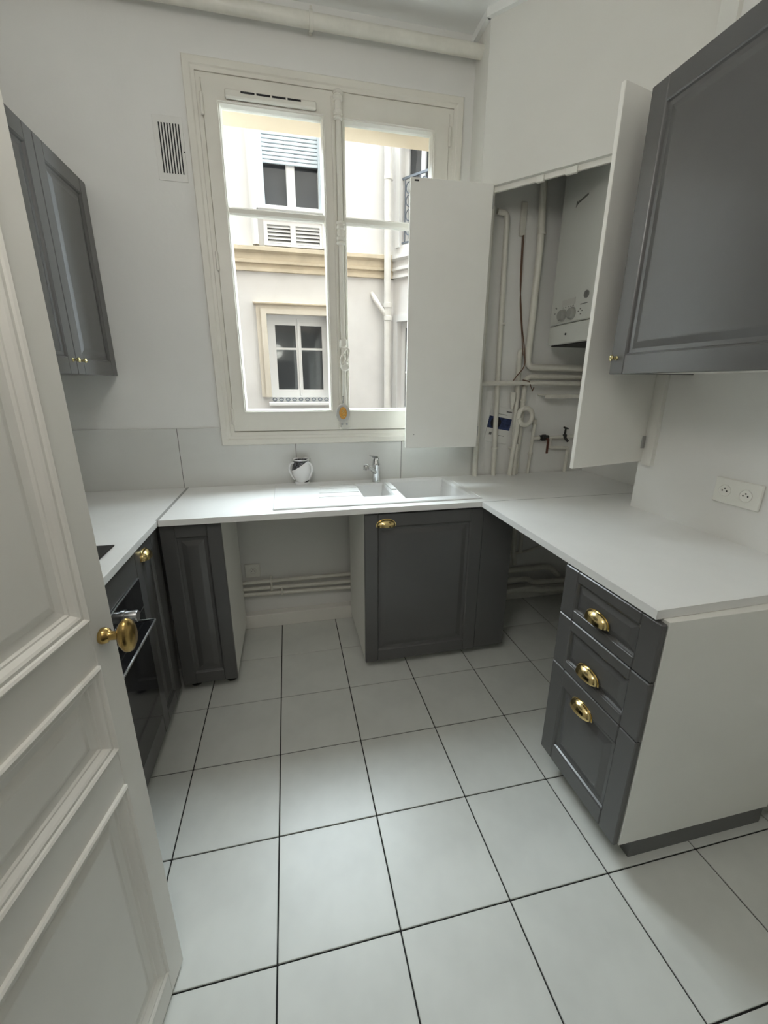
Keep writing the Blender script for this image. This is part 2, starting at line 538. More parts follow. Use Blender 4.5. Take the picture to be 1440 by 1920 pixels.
# ------------------------------------------------------------------ window
win = thing('window_1', 'tall white two-leaf window with a central bolt rod, looking on a courtyard', 'window', (.293, YW, 1.128), kind='structure')
CX0, CX1, CZ0, CZ1 = -.361, .947, 1.128, 2.816
WF = frame((0, YW, 0), (1, 0), (0, -1))
build('casing', MB(WF).rings(CX0, CX1, CZ0, CZ1, [(0, 0), (0, .016), (.004, .020), (.030, .020), (.036, .016), (.050, .014), (.052, .0), (.052, -.02)], fill=False), 'win_white', win)
build('frame', MB(WF).rings(WX0, WX1, WZ0, WZ1, [(0, -.002), (0, .010), (.003, .012), (.022, .012), (.025, .006), (.030, -.02), (.030, -.09), (0, -.09), (0, -.002)], fill=False), 'win_white', win)
GZ0, GZ1, GB = 1.320, 2.648, 2.246
for k, (s0, s1, g0, g1) in enumerate(((-.286, .290, -.212, .235), (.294, .872, .349, .782))):
    z0, z1 = 1.205, 2.738
    sb = MB(WF)
    n1 = .022
    # stiles and rails as a slab with a hole
    sb.X = Matrix.Identity(4)
    sb.cells((s0, g0-.014, g1+.014, s1), (z0, GZ0-.014, GZ1+.014, z1), YW-.022, YW+.03, [(g0-.014, g1+.014, GZ0-.014, GZ1+.014)])
    sash = build('sash', sb, 'win_white', win, label='%s leaf of the window' % ('left' if k == 0 else 'right'))
    build('glazing_bead', MB(WF).rings(g0-.016, g1+.016, GZ0-.016, GZ1+.016, [(0, .022), (0, .030), (.004, .030), (.006, .024), (.010, .024), (.013, .014), (.016, .004), (.016, -.02)], fill=False), 'win_white', sash)
    build('glazing_bar', MB().prism([(GB-.020, YW+.02), (GB-.020, YW-.004), (GB-.012, YW-.016), (GB+.012, YW-.016), (GB+.020, YW-.004), (GB+.020, YW+.02)], 'x', g0-.01, g1+.01)
          if False else MB().box(g0-.01, g1+.01, YW-.014, YW+.022, GB-.016, GB+.016, c=.007), 'win_white', sash)
    for (pz0, pz1) in ((GZ0-.004, GB-.014), (GB+.014, GZ1+.004)):
        build('pane', MB().box(g0-.004, g1+.004, YW+.002, YW+.006, pz0, pz1), 'glass', sash)
    hx = s0-.004 if k == 0 else s1+.004
    for hz in (1.24, 1.98, 2.60):
        build('hinge', MB().lathe([(.0, 0), (.007, .002), (.008, .01), (.008, .078), (.006, .084), (0, .088)], (hx, YW-.026, hz), n=12), 'win_white', sash, smooth=40)
build('meeting_stile', MB(WF).box(.283, .302, .022, .030, 1.205, 2.738, c=.003).box(.302, .330, .022, .026, 1.205, 2.738, c=.002), 'win_white', win)
# central bolt rod (cremone)
cre = build('bolt_rod', MB().lathe([(.013, 1.245), (.013, 2.70)], (.3135, YW-.040, 0), n=14), 'win_white', win, smooth=50, label='white painted bolt rod between the window leaves')
def ornament(z0, L):
    pr = [(.014, 0), (.021, .004), (.021, .012), (.016, .016), (.022, .022), (.022, .034), (.016, .038), (.018, L*.5), (.016, L-.038), (.022, L-.034), (.022, L-.022), (.016, L-.016), (.021, L-.012), (.021, L-.004), (.014, L)]
    return MB().lathe(pr, (.3135, YW-.042, z0), n=16)
build('rod_guide', ornament(2.125, .105), 'win_white', cre, smooth=40)
build('rod_guide', ornament(2.640, .110), 'win_white', cre, smooth=40)
build('rod_guide', MB().lathe([(.013, 0), (.024, .006), (.018, .016), (.024, .024), (.012, .034)], (.3135, YW-.042, 2.722), n=16), 'win_white', cre, smooth=40)
build('rod_guide', ornament(1.640, .045), 'win_white', cre, smooth=40)
lev = MB()
lev.lathe([(0, 0), (.020, .002), (.024, .010), (.024, .03), (.018, .036), (0, .038)], (.318, YW-.03, 1.545), (0, -1, 0), n=20)
loop = [Vector((.318+.016*math.cos(t)*1.0+.0, YW-.068, 1.595+.045*math.sin(t))) for t in [2*math.pi*i/24 for i in range(24)]]
rotm = Matrix.Rotation(R(22), 4, 'Y')
ctr = Vector((.318, YW-.068, 1.595))
loop = [ctr + rotm @ (p-ctr) for p in loop]
lev.tube(loop, .0055, 10, closed=True)
lev.tube([(.318, YW-.06, 1.55), (.316, YW-.069, 1.566)], .008, 10)
build('rod_handle', lev, 'win_white', cre, smooth=50, label='oval pull handle of the bolt rod')
build('bolt_keeper', MB().box(.290, .337, YW-.052, YW-.022, 1.215, 1.262, c=.004), 'win_white', win)
# trickle vent on the left leaf
tv = build('trickle_vent', MB().box(-.190, .214, YW-.048, YW-.022, 2.668, 2.700, c=.006), 'win_white', win, label='long white air inlet above the left panes')
for i in range(4):
    build('slot', MB().box(-.120+i*.068, -.120+i*.068+.060, YW-.0495, YW-.046, 2.687, 2.694), 'dark', tv)
# outer reveal, sill and blind box above
build('blind_box', MB().box(WX0, WX1, YW+.12, YW+.27, 2.705, WZ1, c=.004), 'beige', win, label='beige blind box outside the top of the window')
build('outer_sill', MB().prism([(YW+.09, WZ0), (YW+.36, WZ0), (YW+.36, WZ0+.015), (YW+.09, WZ0+.04)], 'x', WX0, WX1), 'extwhite', win)

# hanging medallion
med = thing('medallion', 'small white oval pendant with amber centre hanging on the window bolt rod', 'pendant', (.300, YW-.07, 1.24))
build('rim', MB().lathe([(0, 0), (.036, 0), (.0385, .003), (.0385, .007), (.035, .009), (.026, .007), (0, .007)], (.300, YW-.072, 1.298), (0, -1, 0), n=32, side=(0, 0, 1), sx=1.35), 'silver', med, smooth=40)
build('centre', MB().lathe([(0, 0), (.0215, 0), (.020, .003), (0, .0045)], (.300, YW-.080, 1.300), (0, -1, 0), n=28, side=(0, 0, 1), sx=1.55), 'amber', med, smooth=40)
orn = MB()
for (a, b) in (((-.008, .012), (.006, .018)), ((.006, .018), (-.006, .0)), ((-.006, 0), (.008, .002)), ((.008, .002), (-.004, -.02)), ((-.004, -.02), (.009, -.016))):
    orn.tube([(.300+a[0], YW-.0845, 1.300+a[1]), (.300+b[0], YW-.0845, 1.300+b[1])], .0016, 6)
build('emblem', orn, 'gold', med, smooth=40)
build('cord', MB().tube([(.301, YW-.078, 1.35), (.303, YW-.075, 1.375)], .0016, 6).tube([(.303, YW-.075, 1.40), (.314, YW-.068, 1.60)], .0014, 6), 'paper', med)
bd = MB()
for i in range(5):
    bd.lathe([(0, -.0035), (.0035, 0), (0, .0035)], (.3015, YW-.077, 1.357+i*.0075), n=8)
build('beads', bd, 'blackmat', med, smooth=60)
for dx in (-.006, .020):
    build('charm', MB().lathe([(0, 0), (.006, .001), (.006, .003), (0, .004)], (.300+dx, YW-.076, 1.240), (0, -1, 0), n=12), 'steel', med)


# ------------------------------------------------------------------ kitchen fronts
PROF = [(0, -.0015), (.0035, -.0035), (.007, -.0095), (.020, -.0105), (.042, -.0045), (.046, -.0040)]


def front(name, parent, X, u0, u1, z0, z1, stile=.068, rail=None, th=.019, label=None, prof=PROF, ch=.0022):
    """frame-and-panel front; X maps (u, n, z) with n=0 the outer face"""
    rail = rail or stile
    d = build(name, MB(X).rings(u0+stile-.001, u1-stile+.001, z0+rail-.001, z1-rail+.001, prof).box(u0+.006, u1-.006, -th, -.0118, z0+.006, z1-.006), 'grey', parent, label=label)
    for a, b in ((u0, u0+stile), (u1-stile, u1)):
        build('stile', MB(X).box(a, b, -th, 0, z0, z1, c=ch), 'grey', d)
    for a, b in ((z0, z0+rail), (z1-rail, z1)):
        build('rail', MB(X).box(u0+stile+.0004, u1-stile-.0004, -th, 0, a, b, c=ch), 'grey', d)
    return d


def cup(parent, X, u, z, m='gold', a=.048, h=.034, dep=.026):
    """half-dome cup handle, open below; (u, z) is the middle of its open lower edge"""
    mb = MB(X)
    nu, nv = 16, 8
    vs_ = []; fs = []
    for sh in (0, .0016):
        for i in range(nv+1):
            ph = (math.pi/2)*i/nv
            for k in range(nu+1):
                th = math.pi*k/nu
                # th sweeps along the width, ph from the front lip to the top
                x = -(a-sh)*math.cos(th)
                rr = math.sin(th)
                vs_.append((u+x, .001+(dep-sh)*(rr**.8)*math.cos(ph), z+(h-sh)*(rr**.7)*math.sin(ph)))
    W = nu+1; L = (nv+1)*W
    for i in range(nv):
        for k in range(nu):
            q = [i*W+k, i*W+k+1, (i+1)*W+k+1, (i+1)*W+k]
            fs.append(q); fs.append([L+j for j in reversed(q)])
    for k in range(nu):
        fs.append([k, k+1, L+k+1, L+k])
    mb.add(vs_, fs)
    # flange against the front
    pts = [(u-(a+.004)*math.cos(math.pi*k/20), z-.002+(h+.005)*math.sin(math.pi*k/20)**.75) for k in range(21)]
    n = len(pts)
    vs_ = [(p[0], 0, p[1]) for p in pts] + [(p[0], .0016, p[1]) for p in pts]
    fs = [list(range(n)), list(range(2*n-1, n-1, -1))] + [[i, (i+1) % n, n+(i+1) % n, n+i] for i in range(n)]
    mb.add(vs_, fs)
    return build('handle', mb, m, parent, smooth=45, label='polished brass cup handle')


def knob(parent, o, d, m='palegold', s=1.0):
    pr = [(.0, 0), (.0075, 0), (.0075, .002), (.0045, .004), (.0042, .012), (.007, .015), (.0095, .019), (.0095, .023), (.006, .026), (0, .027)]
    return build('knob', MB().lathe([(r*s, h*s) for r, h in pr], o, d, n=18), m, parent, smooth=45, label='small brass knob')


def legs(parent, x0, x1, y0, y1, h):
    for x in (x0, x1):
        for y in (y0, y1):
            build('leg', MB().lathe([(.026, 0), (.026, .006), (.016, .012), (.016, h)], (x, y, 0), n=14), 'blackmat', parent, smooth=40)


# --- wall cabinet left
XC = -.82
lw = thing('wall_cabinet', 'grey two-door wall cabinet on the left, beside the air grille', 'cabinet', (-1.01, 2.03, 1.49))
bx('body', 'grey', lw, XL+.002, XC-.020, 1.598, YW-.004, 1.490, 2.302)
FX = frame((XC, 0, 0), (0, 1), (1, 0))
d1 = front('door', lw, FX, 2.029, YW-.006, 1.488, 2.304, .062, label='far door of the left wall cabinet')
d2 = front('door', lw, FX, 1.600, 2.025, 1.488, 2.304, .062, label='near door of the left wall cabinet')
knob(d1, (XC, 2.058, 1.542), (1, 0, 0)); knob(d2, (XC, 1.998, 1.542), (1, 0, 0))

# --- wall cabinet right
XR_ = 1.197
rw = thing('wall_cabinet', 'large dark grey wall cabinet on the right, its satin door catching the window light', 'cabinet', (1.39, 1.11, 1.495))
bx('body', 'carcass', rw, XR_+.020, XN-.002, .772, 1.445, 1.500, 2.362)
build('edge_strip', MB().box(XR_+.021, XN-.002, 1.445, 1.4485, 1.496, 2.364), 'grey', rw)
FX = frame((XR_, 0, 0), (0, 1), (-1, 0))
d1 = front('door', rw, FX, .770, 1.4485, 1.495, 2.364, .066, label='grey framed door with a small knob low in its far corner')
knob(d1, (XR_, 1.420, 1.551), (-1, 0, 0), s=1.1)

# --- drawers on the right
XF = .907
dc = thing('drawer_cabinet', 'three-drawer base cabinet with brass cup handles and a white end panel', 'cabinet', (1.2, .97, 0))
bx('body', 'carcass', dc, XF+.021, 1.52, .764, 1.162, .081, ZB-.001, c=.001)
FX = frame((XF, 0, 0), (0, 1), (-1, 0))
for (z0, z1, hz, lab) in ((.687, .866, .747, 'top shallow drawer'), (.487, .684, .542, 'middle shallow drawer'), (.084, .484, .405, 'deep bottom drawer')):
    d = front('drawer', dc, FX, .765, 1.161, z0, z1, .066, rail=.038 if z0 > .4 else .066, label=lab, ch=.0032,
              prof=[(0, -.0015), (.003, -.003), (.006, -.0095), (.010, -.0105), (.028, -.0035), (.031, -.0030)] if z0 > .4 else PROF)
    cup(d, FX, .981, hz)
build('plinth', MB().box(.985, 1.52, .772, .786, 0, .082).box(.985, 1.0, .786, 1.15, 0, .082), 'plinth', dc, label='grey recessed plinth')
legs(dc, 1.05, 1.45, .83, 1.10, .082)

# --- corner cabinet on the back run, left
YF = 1.874
cc = thing('base_cabinet', 'narrow dark base cabinet in the left corner, white side facing the empty bay', 'cabinet', (-.44, 2.1, 0))
build('body', MB().box(-.560, -.322, YF+.021, 2.395, .052, ZB-.001), 'carcass', cc)
FY = frame((0, YF, 0), (1, 0), (0, -1))
front('door', cc, FY, -.572, -.320, .050, .868, .060, label='narrow panelled front')
legs(cc, -.53, -.36, 1.95, 2.34, .052)

# --- sink cabinet
sc = thing('sink_cabinet', 'grey sink base cabinet with one panelled door under the basin', 'cabinet', (.62, 2.1, 0))
YS = 1.864
sb = MB().box(.325, .341, YS+.021, 2.395, .046, ZB-.001).box(.912, .928, YS+.021, 2.395, .046, ZB-.001).box(.341, .912, YS+.021, 2.395, .046, .062).box(.341, .912, 2.38, 2.395, .062, .60)
build('body', sb, 'carcass', sc)
FY = frame((0, YS, 0), (1, 0), (0, -1))
d1 = front('door', sc, FY, .325, .936, .044, .862, .066, label='wide panelled door')
cup(d1, FY, .430, .801, a=.046)
build('filler_panel', MB().box(.938, 1.110, YS+.003, YS+.019, .050, ZB-.001, c=.001), 'grey', sc, label='plain grey filler panel')
legs(sc, .38, .88, 1.95, 2.33, .046)

# --- left run: narrow cabinet, oven housing
XO = -.577
nc = thing('base_cabinet', 'slim grey base cabinet with a brass cup handle between oven and corner', 'cabinet', (-.88, 1.70, 0))
bx('body', 'carcass', nc, XL+.01, XO-.021, 1.581, 1.832, .052, ZB-.001)
FX = frame((XO, 0, 0), (0, 1), (1, 0))
d1 = front('door', nc, FX, 1.580, 1.832, .050, .866, .060, label='slim panelled door')
cup(d1, FX, 1.676, .806, a=.044)
build('corner_post', MB().box(XO-.03, XO-.004, 1.834, 1.870, .052, ZB-.001), 'grey', nc)
legs(nc, -1.1, -.68, 1.62, 1.79, .052)
oh = thing('oven_cabinet', 'grey oven housing with a plain fascia above the built-in oven', 'cabinet', (-.88, 1.27, 0))
build('body', MB().box(XL+.01, XO-.022, .975, .991, .052, ZB-.001).box(XL+.01, XO-.022, 1.560, 1.576, .052, ZB-.001).box(XL+.01, XO-.022, .991, 1.560, .052, .068).box(XL+.01, XL+.02, .991, 1.56, .068, ZB-.001), 'carcass', oh)
build('fascia', MB().box(XO-.019, XO, .976, 1.576, .770, .866, c=.002), 'grey', oh)
build('bottom_rail', MB().box(XO-.019, XO, .976, 1.576, .052, .146, c=.002), 'grey', oh)
legs(oh, -1.1, -.68, 1.03, 1.52, .052)
ov = thing('oven', 'black built-in oven with projecting door handle in the left cabinets', 'oven', (-.85, 1.275, .15))
build('cavity', MB().box(XL+.06, XO-.003, 1.000, 1.552, .150, .760), 'blackmat', ov)
build('control_panel', MB().box(XO-.003, XO+.004, .978, 1.574, .652, .764, c=.001), 'black', ov)
build('trim_strip', MB().box(XO-.003, XO+.0045, .978, 1.574, .764, .768), 'steel', ov)
od = build('door', MB().box(XO-.003, XO+.004, .978, 1.574, .150, .644, c=.001), 'black', ov)
build('trim_strip', MB().box(XO-.003, XO+.0045, .978, 1.574, .6465, .6500), 'steel', ov)
hd = MB().prism([(XO+.004, .626), (XO+.058, .632), (XO+.062, .626), (XO+.058, .616), (XO+.004, .545)], 'y', 1.02, 1.500)
build('handle', hd, 'black', od)
build('handle_edge', MB().box(XO+.057, XO+.063, 1.02, 1.500, .624, .632, c=.001), 'steel', od)
build('handle_cap', MB().box(XO+.004, XO+.060, 1.498, 1.503, .624, .633), 'steel', od)
for y in (1.10, 1.275, 1.395):
    build('knob', MB().lathe([(.024, 0), (.024, .006), (.020, .007), (.020, .040), (.018, .043), (0, .043)], (XO+.004, y, .708), (1, 0, 0), n=24), 'steel', ov, smooth=40)


# ------------------------------------------------------------------ worktops, hob, sink
XLW, YFW = -.564, 1.847
bx('worktop', 'worktop', None, XL, XLW-.0015, .955, YW-.008, ZB, ZT, c=.001, label='white laminate worktop on the left run with the hob', cat='worktop')
SX0, SX1, SY0, SY1 = -.093, .940, 1.900, 2.412
wb = MB().cells((XLW+.0015, .335, .920, 1.142, XD), (YFW, 1.945, 2.395, YW-.008), ZB, ZT, [(.335, .920, 1.945, 2.395)], 'xy')
build('worktop', wb, 'worktop', label='white laminate worktop along the window wall, cut out for the sink', cat='worktop')
build('worktop_seam', MB().box(XLW-.0075, XLW+.0055, YFW+.002, YW-.009, ZT-.0008, ZT+.0006), 'seam', label='thin grey strip joining the left and window worktops', cat='trim strip')
wr_ = MB().prism([(.914, YFW-.0015), (XD, YFW-.0015), (XD, YJ), (XN, YJ), (XN, .795), (.902, .783)], 'z', ZB, ZT)
build('worktop', wr_, 'worktop', label='white laminate worktop on the right above the three drawers', cat='worktop')
bx('worktop_seam', 'blackmat', None, .914, XD, YFW-.0018, YFW+.0002, ZB+.003, ZT+.0002, label='dark joint line between the window and right worktops', cat='trim strip')
hob = thing('hob', 'black glass hob set in the left worktop', 'hob', (-.88, 1.30, ZT))
build('glass_plate', MB().box(-1.13, -.628, 1.02, 1.567, ZT, ZT+.006, c=.002), 'black', hob)
for x, y, r_ in ((-1.0, 1.43, .075), (-.76, 1.43, .09), (-1.0, 1.16, .10), (-.76, 1.16, .075)):
    build('zone_ring', MB().tube([(x+r_*math.cos(t), y+r_*math.sin(t), ZT+.006) for t in [2*math.pi*i/32 for i in range(32)]], .0012, 6, closed=True), 'printgrey', hob)

# sink
sk = thing('sink', 'white composite sink with drainer, half bowl and main bowl', 'sink', (.42, 2.15, ZT-.17))
bowls = ((.352, .520, 2.035, 2.335, .11), (.556, .905, 1.965, 2.385, .16))
zr = ZT+.006
us = [SX0+.003, .352, .520, .556, .905, SX1-.003]; vs2 = [SY0+.003, 1.965, 2.035, 2.335, 2.385, SY1-.003]
deck = MB().cells(us, vs2, ZT+.0005, zr, [b[:4] for b in bowls], 'xy')
dk = build('deck', deck, 'sink', sk)
for b, lab in zip(bowls, ('half bowl', 'main bowl')):
    x0, x1, y0, y1, dp = b
    t = .010
    prof = [(-.001, zr), (.002, zr-.003), (.006, zr-.012), (.014, zr-dp+.02), (.022, zr-dp+.006), (.034, zr-dp)]
    mb = MB(); vs_ = []; fs = []
    for (i, z) in prof:
        vs_ += [(x0+i, y0+i, z), (x1-i, y0+i, z), (x1-i, y1-i, z), (x0+i, y1-i, z)]
    for k in range(len(prof)-1):
        for q in range(4):
            fs.append([k*4+q, k*4+(q+1) % 4, k*4+4+(q+1) % 4, k*4+4+q])
    k = (len(prof)-1)*4
    fs.append([k, k+1, k+2, k+3])
    mb.add(vs_, fs)
    bo = build('bowl', mb, 'sink', sk, label=lab)
    cx, cy = (x0+x1)/2, (y0+y1)/2
    build('drain', MB().lathe([(.0, .001), (.020, .001), (.038, .003), (.042, .001), (.042, 0)], (cx, cy, zr-dp+.0005), n=24), 'steel', bo, smooth=40)
rim = MB()
for a in ((SX0, SX1, SY0, SY0+.009), (SX0, SX1, SY1-.009, SY1), (SX0, SX0+.009, SY0+.009, SY1-.009), (SX1-.009, SX1, SY0+.009, SY1-.009)):
    rim.box(*a, ZT+.0003, zr+.0022, c=.003)
build('rim', rim, 'sink', sk)
for i in range(4):
    y = 2.072+i*.086
    build('drain_rib', MB().prism([(.130+.008*i, y-.004), (.346, y-.011), (.346, y+.011), (.130+.008*i, y+.004)], 'z', zr-.0005, zr+.0025), 'sink', sk)
build('overflow', MB().box(.523, .553, 2.14, 2.30, zr, zr+.010, c=.004), 'sink', sk, label='raised overflow cover between the bowls')

# tap
tp = thing('faucet', 'chrome single-lever faucet with a short spout behind the half bowl', 'faucet', (.483, 2.368, zr))
tx, ty = .484, 2.366
build('body', MB().lathe([(.026, 0), (.026, .004), (.0225, .008), (.021, .06), (.0205, .092), (.023, .096), (.023, .106), (.021, .110), (.0195, .128), (.012, .140), (0, .143)], (tx, ty, zr), n=24), 'chrome', tp, smooth=35)
build('spout', MB().tube(bend([(tx, ty, zr+.050), (tx-.055, ty-.075, zr+.100), (tx-.072, ty-.098, zr+.112), (tx-.080, ty-.110, zr+.112)], .02), [.013]*6+[.0125]*50 if False else .0125, 14).lathe([(.016, 0), (.016, .022), (.013, .026), (0, .026)], (tx-.078, ty-.106, zr+.094), n=18), 'chrome', tp, smooth=40)
build('lever', MB().add([(tx-.010, ty-.008, zr+.136), (tx-.010, ty+.010, zr+.136), (tx+.016, ty+.012, zr+.128), (tx+.016, ty-.010, zr+.128),
                         (tx-.042, ty-.012, zr+.156), (tx-.042, ty+.002, zr+.158), (tx+.008, ty+.010, zr+.148), (tx+.008, ty-.010, zr+.148)],
                        [(0, 1, 2, 3), (4, 7, 6, 5), (0, 4, 5, 1), (1, 5, 6, 2), (2, 6, 7, 3), (3, 7, 4, 0)]), 'chrome', tp)

# mug
MX, MY, MZ = .060, 2.404, zr
mg = thing('two_handled_cup', 'white two-handled ceramic washing cup with a black lace patch on the sink edge', 'cup', (MX, MY, MZ))
prof = [(0, .004), (.040, .002), (.044, 0), (.046, .004), (.044, .010), (.037, .014), (.040, .020), (.050, .036), (.058, .058), (.060, .078), (.056, .100), (.048, .117), (.046, .124), (.049, .132), (.054, .140), (.0545, .143), (.051, .142), (.046, .134), (.043, .122), (.052, .098), (.056, .078), (.046, .036), (.03, .02), (0, .018)]
prof = [(r*.95, h) for r, h in prof]
build('body', MB().lathe(prof, (MX, MY, MZ), n=32), 'mug', mg, smooth=50)
for sgn in (-1, 1):
    dx, dy = (-1, -.15) if sgn < 0 else (.80, -.60)
    l = math.hypot(dx, dy); dx /= l; dy /= l
    path = [(.040, .120), (.052, .124), (.064, .114), (.070, .096), (.069, .078), (.062, .058), (.052, .040), (.043, .026)]
    pth = bend([(MX+dx*r_, MY+dy*r_, MZ+h_) for r_, h_ in path], .01, 3)
    build('handle', MB().tube(pth, .0058, 10), 'ceramic', mg, smooth=50)


# ------------------------------------------------------------------ boiler cupboard
def leaf(name, label, hinge, free, z0, z1, th, side, kn, holes=()):
    h = Vector(hinge); f = Vector(free)
    u = (f-h); L = u.length; u.normalize(); n = Vector((u.y, -u.x))*side
    X = frame((h.x, h.y, 0), u, n)
    t = thing(name, label, 'cupboard door', (h.x, h.y, z0), group='doors of the boiler cupboard')
    p = build('panel', MB(X).box(0, L, -th, 0, z0, z1, c=.0015), 'leaf', t)
    for z in (z0+.06, z1-.10):
        build('hinge', MB(X).box(-.012, .030, -th-.004, -th, z, z+.055, c=.001).lathe([(.005, 0), (.005, .055)], (-.004, -th-.002, z), n=10), 'steel', t)
    if kn:
        o = X @ Vector((L-kn[0], 0, kn[1])); d = X.to_3x3() @ Vector((0, 1, 0))
        knob(t, o, d, 'gold', 1.0)
    for (u_, z_, w_, h_) in holes:
        build('mark', MB(X).box(L-u_-w_, L-u_, -.001, .0006, z_, z_+h_, c=.0002), 'dark', t, label='small dark catch mark')
    return t
leaf('cupboard_door', 'white cupboard door swung in front of the window, left of the pipes', (1.048, 2.248), (.632, 2.272), 1.112, 2.392, .016, -1, None,
     ((.020, 2.376, .022, .007), (.045, 1.185, .004, .004)))
leaf('cupboard_door', 'white cupboard door with a brass knob standing open beside the boiler', (1.580, 1.632), (1.140, 1.526), 1.122, 2.412, .017, 1, (.058, 1.190))

# boiler
BX0, BY0, BY1, BZ0, BZ1 = 1.50, 1.950, 2.352, 1.668, 2.560
bo = thing('boiler', 'white wall-hung gas boiler with two dials inside the open cupboard', 'boiler', (1.70, 2.15, BZ0))
build('casing', MB().box(BX0, 1.90, BY0, BY1, BZ0+.108, BZ1, c=.006), 'boiler', bo)
build('lower_flap', MB().box(BX0, 1.90, BY0, BY1, BZ0+.004, BZ0+.104, c=.005), 'boiler', bo, label='lower front flap')
build('underside', MB().box(BX0+.02, 1.89, BY0+.01, BY1-.01, BZ0-.002, BZ0+.02), 'blackmat', bo)
build('wall_bracket', MB().box(1.895, XD, BY0+.05, BY1-.05, BZ0+.2, BZ1-.1), 'blackmat', bo)
for y in (2.235, 2.155):
    build('dial', MB().lathe([(.031, 0), (.031, .004), (.027, .005), (.025, .020), (.022, .023), (0, .023)], (BX0, y, BZ0+.150), (-1, 0, 0), n=28), 'dial', bo, smooth=40, label='round control dial')
build('display', MB().box(BX0-.0015, BX0, 2.14, 2.25, BZ0+.195, BZ0+.225), 'silver', bo)
build('gauge', MB().lathe([(.018, 0), (.018, .004), (.015, .005), (0, .005)], (BX0, 2.055, BZ0+.225), (-1, 0, 0), n=20), 'printgrey', bo)
pm = MB()
for i in range(5):
    pm.box(BX0-.0008, BX0+.001, 2.15+i*.021, 2.158+i*.021, BZ0+.186, BZ0+.190)
for (y, z) in ((2.295, .19), (2.305, .165), (2.30, .195), (2.10, .150), (2.085, .16), (2.07, .15), (2.08, .135), (2.265, .128)):
    pm.box(BX0-.0008, BX0+.001, y, y+.010, BZ0+z, BZ0+z+.005)
pm.box(BX0-.0008, BX0+.001, 2.04, 2.095, BZ0+.182, BZ0+.186)
build('printed_marks', pm, 'printgrey', bo, kind='stuff')
build('keyhole', MB().lathe([(.006, 0), (.006, .002), (0, .002)], (BX0, 2.19, BZ0+.052), (-1, 0, 0), n=12), 'dark', bo)
lg = MB()      # small flag-like emblem, drawn as in the photo: a slanted bar with a wedge at its lower left
LG = frame((BX0-.0006, 2.185, 2.335), (0, -1), (-1, 0))
lg.X = LG
lg.prism([(-.046, -.014), (-.028, -.003), (.046, .010), (.047, .019), (-.030, .008), (-.040, .013)], 'y', 0, .001)
build('emblem', lg, 'printgrey', bo)
build('flue', MB().lathe([(.05, 0), (.05, .42)], (1.72, 2.15, BZ1), n=20), 'boiler', bo, smooth=40)


def pipe(name, label, pts, r, y=None, m='pipe_white', rb=.03, collars=(), n=12, group='pipes in the boiler cupboard', cat='pipe'):
    P3 = [(p[0], y, p[1]) if len(p) == 2 else p for p in pts]
    if collars:
        z0 = min(p[2] for p in P3)
        t = thing(name, label, cat, P3[0] if P3[0][2] == z0 else P3[-1], group=group)
        build('run', MB().tube(bend(P3, rb), r, n), m, t, smooth=60)
        for c in collars:
            c = Vector((c[0], y, c[1])) if len(c) == 2 else Vector(c)
            build('clip', MB().lathe([(r+.001, -.006), (r+.005, -.005), (r+.005, .005), (r+.001, .006)], c, (0, 0, 1), n=14).box(c.x-.004, c.x+.004, c.y, YW, c.z-.005, c.z+.005), m, t, smooth=40)
        return t
    return build(name, MB().tube(bend(P3, rb), r, n), m, smooth=60, label=label, cat=cat, group=group)


zt0 = ZT
pipe('water_pipe', 'cream pipe rising from the worktop beneath the left cupboard door', [(1.133, zt0), (1.128, 2.36)], .0165, 2.425)
pipe('water_pipe', 'white pipe with an elbow at its top, leftmost inside the cupboard', [(1.262, zt0), (1.236, 1.60), (1.218, 2.338), (1.160, 2.343)], .0150, 2.424, collars=((1.2575, 1.075), (1.240, 1.79)))
pipe('heating_pipe', 'thick white pipe bending right under the boiler from the cupboard top', [(1.24, 2.545), (1.412, 2.535), (1.430, 2.2), (1.422, 1.556), (XD, 1.552)], .0195, 2.418, rb=.05, collars=((1.431, 2.255), ))
pipe('heating_pipe', 'white pipe with a hooked top beside the thick boiler pipe', [(1.400, zt0), (1.388, 1.30), (1.376, 1.645), (1.405, 1.652), (1.418, 1.62)], .0155, 2.436, rb=.03)
pipe('heating_pipe', 'white pipe turning right under the boiler, lower of the two bends', [(1.424, zt0), (1.428, 1.3), (1.432, 1.500), (XD, 1.502)], .0155, 2.436, rb=.035, collars=((1.428, 1.36), ))
pipe('gas_pipe', 'straight horizontal white pipe crossing the cupboard wall', [(1.095, 1.462), (XD, 1.466)], .0140, 2.395)
lp = [(1.362, zt0), (1.372, 1.05), (1.384, 1.20)]
lp3 = [(x, 2.40, z) for x, z in lp]
for i in range(0, 22):
    a = math.pi - i*(math.pi*1.92)/21
    lp3.append((1.430+.046*math.cos(a), 2.398-.0006*i, 1.268+.050*math.sin(a)))
pl_ = thing('waste_pipe', 'white flexible pipe curled into a ring above the worktop', 'pipe', (1.362, 2.40, zt0), group='pipes in the boiler cupboard')
build('run', MB().tube(lp3, .0150, 12), 'pipe_white', pl_, smooth=60)
build('clip', MB().box(1.368, 1.378, 2.40, YW, 1.065, 1.075), 'pipe_white', pl_)
build('waste_funnel', MB().lathe([(.0, 0), (.008, 0), (.016, .055), (.018, .098), (.015, .098), (.0, .06)], (1.352, 2.425, 1.310), n=18), 'pipe_white', smooth=50,
      label='small white tapered funnel above the ringed pipe', cat='funnel')
pipe('thin_pipe', 'thin white pipe right of the ringed pipe', [(1.512, zt0), (1.528, 1.245)], .0100, 2.437, collars=((1.527, 1.215), (1.518, 1.03)))
pipe('stub_pipe', 'short capped pipe behind the ringed pipe', [(1.392, zt0), (1.398, 1.10)], .014, 2.405)
